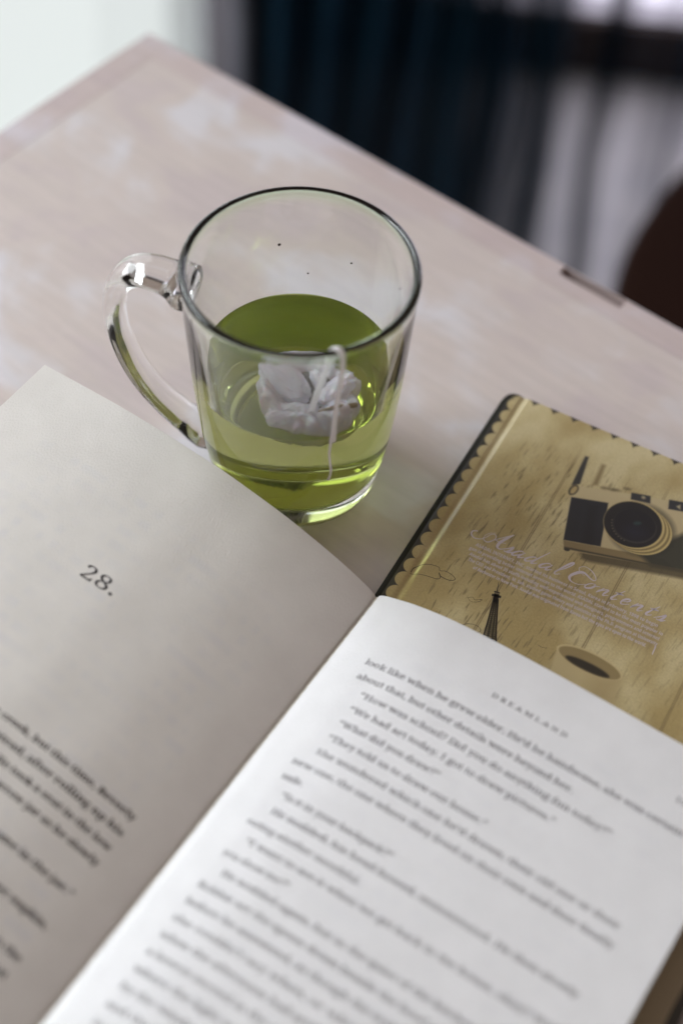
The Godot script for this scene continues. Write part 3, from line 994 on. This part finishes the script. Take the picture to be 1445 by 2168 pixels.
func make_mug() -> void:
	var o := thing("glass_mug", "clear glass mug with a looped handle, half full of green tea", "mug", MUG)
	var outer := [Vector2(0, 0.2), Vector2(1.6, 0.17), Vector2(2.35, 0.12), Vector2(2.62, 0.01), Vector2(2.9, 0.02), Vector2(3.1, 0.14), Vector2(3.22, 0.36), Vector2(3.33, 0.8), Vector2(3.6, 2.3), Vector2(3.71, 3.1), Vector2(3.9, 5.1), Vector2(3.97, 6.0), Vector2(4.08, 8.0), Vector2(4.21, 10.2), Vector2(4.25, 10.66), Vector2(4.25, 10.86), Vector2(4.2, 10.99), Vector2(4.1, 11.04), Vector2(4.0, 10.98), Vector2(3.95, 10.84)]
	var inn := inner_profile()
	inn.reverse()
	var profile := spline(outer + inn, 4)
	profile[0].x = 0.0
	profile[-1].x = 0.0
	for k in profile.size():
		profile[k].x = maxf(profile[k].x, 0.0)
	var tint := func(p: Vector2) -> Color:
		return Color(0.99, 1.0, 0.992).lerp(Color(0.83, 0.97, 0.76), smoothstep(10.35, 10.9, p.y))
	# the bowl's inside ends at the tea's edge; below it the glass meets the tea (see make_tea)
	turned = lathe(profile, MUG, 24).volume() > 0.0
	var shell := []
	wet = []
	for k in profile.size():
		var p: Vector2 = profile[k]
		if k > outer.size() * 4 - 8 and p.x < 3.95 and p.y < TEA + 0.04:
			if wet.is_empty():
				var q: Vector2 = profile[k - 1]
				wet.append(q.lerp(p, (q.y - TEA - 0.04) / (q.y - p.y)))
				shell.append(wet[0])
			wet.append(p)
		else:
			shell.append(p)
	var bowl := lathe(shell, MUG, 180, tint)
	if turned:
		bowl.flip()
	obj("bowl", bowl, glass, o)
	# specks of leaf stuck inside above the tea
	var speck := mat(rgb8(52, 44, 26), 0.7)
	for q in [[-105.0, 8.6, 0.055], [-62.0, 8.2, 0.04], [-88.0, 7.2, 0.035], [-20.0, 9.0, 0.03]]:
		var a := deg_to_rad(q[0])
		var r: float = lerpf(3.57, 3.91, (q[1] - 6.0) / 4.1) - 0.03
		obj("leaf_speck", blob(MUG + Vector3(r * cos(a), q[1], r * sin(a)), Vector3(q[2], q[2] * 0.7, q[2]), Basis(), int(q[1] * 10), 0.3, 1.0), speck, o, true, true)
	# handle: a loop of solid glass
	var out := Vector3(cos(deg_to_rad(190)), 0, sin(deg_to_rad(190)))
	var side := Vector3(-out.z, 0, out.x)
	var path := []
	for q in [[4.16, 8.95], [4.6, 9.22], [5.15, 9.4], [5.8, 9.42], [6.35, 9.12], [6.75, 8.5], [6.95, 7.7], [7.0, 6.8], [6.85, 5.7], [6.4, 4.3], [5.7, 3.05], [4.85, 2.1], [4.2, 1.55], [3.62, 1.3]]:
		path.append(MUG + out * q[0] + Vector3(0, q[1], 0))
	var loop := tube(spline(path, 7), curve([1.0, 0.78, 0.72, 0.7, 0.68, 0.64, 0.62, 0.68, 0.9]), curve([0.72, 0.5, 0.46, 0.44, 0.4, 0.37, 0.36, 0.4, 0.62]), side, 28, 0.85)
	var n_rows := spline(path, 7).size()
	for k in loop.v.size():
		var row := k / 28
		if row == 0 or row == n_rows - 1 or k >= n_rows * 28:
			var d := loop.v[k] - MUG
			var across := d.dot(side)
			var r: float = lerpf(3.38, 4.21, clampf((d.y - 0.9) / 9.3, 0.0, 1.0))
			for q in range(1, outer.size()):
				if outer[q].y >= d.y:
					r = remap(d.y, outer[q - 1].y, outer[q].y, outer[q - 1].x, outer[q].x)
					break
			loop.v[k] = MUG + out * (sqrt(maxf(1.0, r * r - across * across)) + 0.015) + side * across + Vector3(0, d.y, 0)
	obj("handle", loop, glass, o, true, true)

func make_tea() -> void:
	var o := thing("green_tea", "translucent green tea in the glass mug", "tea", MUG + Vector3(0, 1.0, 0))
	var m := clear_glass(Color(0.79, 0.87, 0.33).linear_to_srgb(), 0.033)
	m.albedo_color.a = 0.06
	var r: float = wet[0].x
	var prof := [wet[0]]
	for q in [[-0.03, 0.026], [-0.08, 0.01], [-0.16, 0.002], [-0.3, 0.0]]:
		prof.append(Vector2(r + q[0], TEA + q[1]))
	prof.append(Vector2(1.5, TEA))
	prof.append(Vector2(0, TEA))
	var top := lathe(prof, MUG, 180)
	var body := lathe(wet, MUG, 180)
	if turned:
		top.flip()
		body.flip()
	obj("liquid_surface", top, m, o)
	var against := m.duplicate()   # where tea touches glass light bends by the ratio of the two
	against.refraction_scale = (1.5 / 1.33 - 1.0) / 10.0
	obj("liquid_body", body, against, o)
	var film := clear_glass(Color(0.99, 1.0, 0.98), 0.033)
	for q in [[70.0, 3.45, 0.06], [52.0, 3.48, 0.08], [46.0, 3.42, 0.05], [112.0, 3.47, 0.07], [-32.0, 3.44, 0.08], [-36.0, 3.5, 0.05], [12.0, 3.46, 0.07], [30.0, 2.6, 0.05], [150.0, 3.44, 0.06]]:
		var a := deg_to_rad(q[0])
		var dome := [Vector2(0, TEA + q[2] * 0.8), Vector2(q[2] * 0.6, TEA + q[2] * 0.62), Vector2(q[2], TEA + 0.004)]
		obj("bubble", lathe(spline(dome, 3), MUG + Vector3(q[1] * cos(a), 0, q[1] * sin(a)), 14), film, o)
	# fine leaf dust hangs in the tea and catches the light
	for q in [[1.12, 2.9, 2.72, 5.0], [2.92, 5.98, 3.2, 8.0]]:
		var fm := FogMaterial.new()
		fm.density = q[3]
		fm.albedo = Color(0.9, 0.94, 0.54)
		var cloud := FogVolume.new()
		cloud.name = "fine_leaf_dust"
		cloud.shape = RenderingServer.FOG_VOLUME_SHAPE_CYLINDER
		cloud.size = Vector3(q[2] * 2, q[1] - q[0], q[2] * 2) * CM
		cloud.position = Vector3(0, (q[0] + q[1]) / 2 - 1.0, 0) * CM
		cloud.material = fm
		o.add_child(cloud, true)

# ---------- tea bag ----------
func blob(at: Vector3, radii: Vector3, turn: Basis, sd: int, rough: float, freq: float) -> Shape:
	var s := Shape.new()
	var n := noise(sd, freq, 3)
	var rows := []
	var nu_ := 56
	var nv := 30
	for j in nv + 1:
		var row := []
		var b := PI * j / nv - PI / 2
		for k in nu_:
			var a := TAU * k / nu_
			var d := Vector3(cos(b) * cos(a), sin(b), cos(b) * sin(a))
			var fold := absf(n.get_noise_3dv(d * 1.0 + Vector3(sd, 0, 0))) * 2.0 - 0.4
			var p := d * (1.0 + rough * fold + rough * 0.15 * n.get_noise_3dv(d * 3.1))
			row.append(s.put(at + turn * (p * radii), Vector2(float(k) / nu_, float(j) / nv)))
		rows.append(row)
	for j in nv:
		for k in nu_:
			var q := (k + 1) % nu_
			s.quad(rows[j][k], rows[j + 1][k], rows[j + 1][q], rows[j][q])
	return s

func pouch(at: Vector3) -> Shape:
	# the soaked paper body: a crumpled cup whose rim stands out of the tea
	var s := Shape.new()
	var n := noise(17, 0.75, 2)
	var seg := 96
	var rows := []
	var prof := [[0.0, 6.28], [0.25, 6.26], [0.45, 6.36], [0.6, 6.58], [0.75, 6.78], [0.88, 6.82], [0.97, 6.68], [1.02, 6.4], [1.0, 6.05], [0.9, 5.65], [0.7, 5.35], [0.4, 5.2], [0.0, 5.15]]
	var pts := []
	for p in prof:
		pts.append(Vector2(p[0], p[1]))
	for p in spline(pts, 4):
		var row := []
		if p.x < 0.001:
			row.append(s.put(at + Vector3(0, p.y, 0)))
		else:
			for k in seg:
				var a := TAU * k / seg
				var d := Vector3(cos(a), 0, sin(a))
				var r: float = 1.68 + 0.16 * cos(2.0 * a - 0.8) + 0.2 * n.get_noise_3dv(d * 1.1)
				var fold: float = absf(n.get_noise_3dv(Vector3(d.x * p.x * 2.2, p.y * 0.7, d.z * p.x * 2.2)))
				var q: Vector3 = at + d * p.x * (r + 0.28 * (fold - 0.2)) + Vector3(0, p.y + 0.48 * (fold - 0.2) * smoothstep(0.1, 0.5, p.x), 0)
				row.append(s.put(q))
		rows.append(row)
	for j in rows.size() - 1:
		for k in seg:
			var q := (k + 1) % seg
			var a: Array = rows[j]
			var b: Array = rows[j + 1]
			if a.size() == 1:
				s.tri(a[0], b[k], b[q])
			elif b.size() == 1:
				s.tri(a[k], b[0], a[q])
			else:
				s.quad(a[k], b[k], b[q], a[q])
	return s

func make_tea_bag() -> void:
	var o := thing("tea_bag", "wet white tea bag floating in the green tea, its string over the rim", "tea bag", MUG + Vector3(0.45, 5.2, 1.6))
	var m := mat(rgb8(224, 219, 227), 0.25, 0.5)
	m.subsurf_scatter_enabled = true
	m.subsurf_scatter_strength = 0.2
	m.backlight_enabled = true
	m.backlight = Color(0.6, 0.58, 0.6)
	m.heightmap_enabled = true
	m.heightmap_texture = height_texture(71, 0.05, 256)
	m.heightmap_scale = 0.04
	m.uv1_triplanar = true
	m.uv1_scale = Vector3.ONE * 40.0
	var yaw := func(deg: float, tilt := 0.0, rl := 0.0) -> Basis: return Basis(Vector3.UP, deg_to_rad(deg)) * Basis(Vector3.BACK, deg_to_rad(tilt)) * Basis(Vector3.RIGHT, deg_to_rad(rl))
	var film := m.duplicate()
	film.transparency = BaseMaterial3D.TRANSPARENCY_ALPHA
	film.albedo_color.a = 0.74
	film.roughness = 0.27
	obj("pouch", pouch(MUG + Vector3(0.42, 0, 1.62)), film, o, true, true)
	for q in [[Vector3(-0.4, 6.76, 1.35), Vector3(1.25, 0.3, 0.6), -44.0, -6.0, 24.0, 3], [Vector3(0.0, 6.42, 2.72), Vector3(0.95, 0.36, 0.46), 8.0, 4.0, 30.0, 4], [Vector3(1.5, 6.82, 1.72), Vector3(0.8, 0.33, 0.42), 40.0, 12.0, -10.0, 5], [Vector3(1.62, 6.55, 2.25), Vector3(0.5, 0.33, 0.5), 10.0, 0.0, 0.0, 11], [Vector3(0.82, 6.75, 1.35), Vector3(0.24, 0.6, 0.5), 30.0, 10.0, 20.0, 6], [Vector3(0.1, 6.55, 0.2), Vector3(1.35, 0.27, 0.32), 5.0, 0.0, 0.0, 8]]:
		obj("fold", blob(MUG + q[0], q[1], yaw.call(q[2], q[3], q[4]), q[5], 0.17, 1.0), film, o, true, true)
	var leaf := mat(rgb8(84, 80, 72), 0.5)
	obj("wet_leaves", blob(MUG + Vector3(0.5, 5.9, 1.6), Vector3(1.25, 0.42, 1.2), yaw.call(10.0), 21, 0.3, 1.5), leaf, o, true, true)
	obj("wet_leaves", blob(MUG + Vector3(0.7, 6.5, 1.05), Vector3(0.72, 0.2, 0.5), yaw.call(10.0), 22, 0.25, 1.5), leaf, o, true, true)
	var cord := mat(rgb8(128, 112, 90), 0.8)
	obj("knot", tube(spline([MUG + Vector3(0.9, 6.72, 2.75), MUG + Vector3(1.4, 6.9, 2.65), MUG + Vector3(1.8, 6.85, 2.5), MUG + Vector3(2.2, 6.75, 2.3)], 6), 0.1, 0.08, Vector3.UP, 8), cord, o, true, true)
	var sm := mat(rgb8(246, 242, 244), 0.8)
	sm.backlight_enabled = true
	sm.backlight = Color(0.8, 0.8, 0.8)
	var phi := deg_to_rad(21.6)
	var dir := Vector3(sin(phi), 0, cos(phi))
	var across := Vector3(cos(phi), 0, -sin(phi))
	var rim := MUG + Vector3(0, 11.09, 0)
	obj("string", tube(spline([MUG + Vector3(0.62, 6.75, 2.75), MUG + Vector3(0.85, 8.2, 3.05), MUG + Vector3(1.12, 9.7, 3.35), rim + dir * 3.93 - across * 0.15 + Vector3(0, -0.2, 0), rim + dir * 4.02 - across * 0.1, rim + dir * 4.14 - across * 0.02 + Vector3(0, 0.02, 0), rim + dir * 4.26 + across * 0.08 + Vector3(0, -0.05, 0)], 8), curve([0.14, 0.14, 0.13, 0.11, 0.09]), 0.04, across, 10), sm, o, true, true)
	var wall := func(y: float, w: float) -> Vector3:
		var r: float = 4.0
		var pr := [[0.8, 3.33], [2.3, 3.6], [3.1, 3.71], [5.1, 3.9], [6.0, 3.97], [8.0, 4.08], [10.2, 4.21], [10.9, 4.26]]
		for k in pr.size() - 1:
			if y >= pr[k][0]:
				r = remap(y, pr[k][0], pr[k + 1][0], pr[k][1], pr[k + 1][1])
		return MUG + dir * (r + 0.07) + across * w + Vector3(0, y, 0)
	obj("string", tube(spline([rim + dir * 4.08 + across * 0.02 + Vector3(0, 0.04, 0), wall.call(10.85, 0.1), wall.call(9.6, 0.1), wall.call(8.2, 0.02), wall.call(7.0, 0.0), wall.call(6.2, -0.02)], 8), curve([0.08, 0.09, 0.085, 0.1, 0.13]), 0.03, across, 10), sm, o, true, true)
	obj("string_end", tube(spline([wall.call(6.5, -0.05), wall.call(5.6, -0.1), wall.call(4.9, -0.03), wall.call(4.3, 0.04), wall.call(3.8, -0.02)], 8), curve([0.06, 0.045, 0.05, 0.06]), 0.03, across, 8), sm, o, true, true)
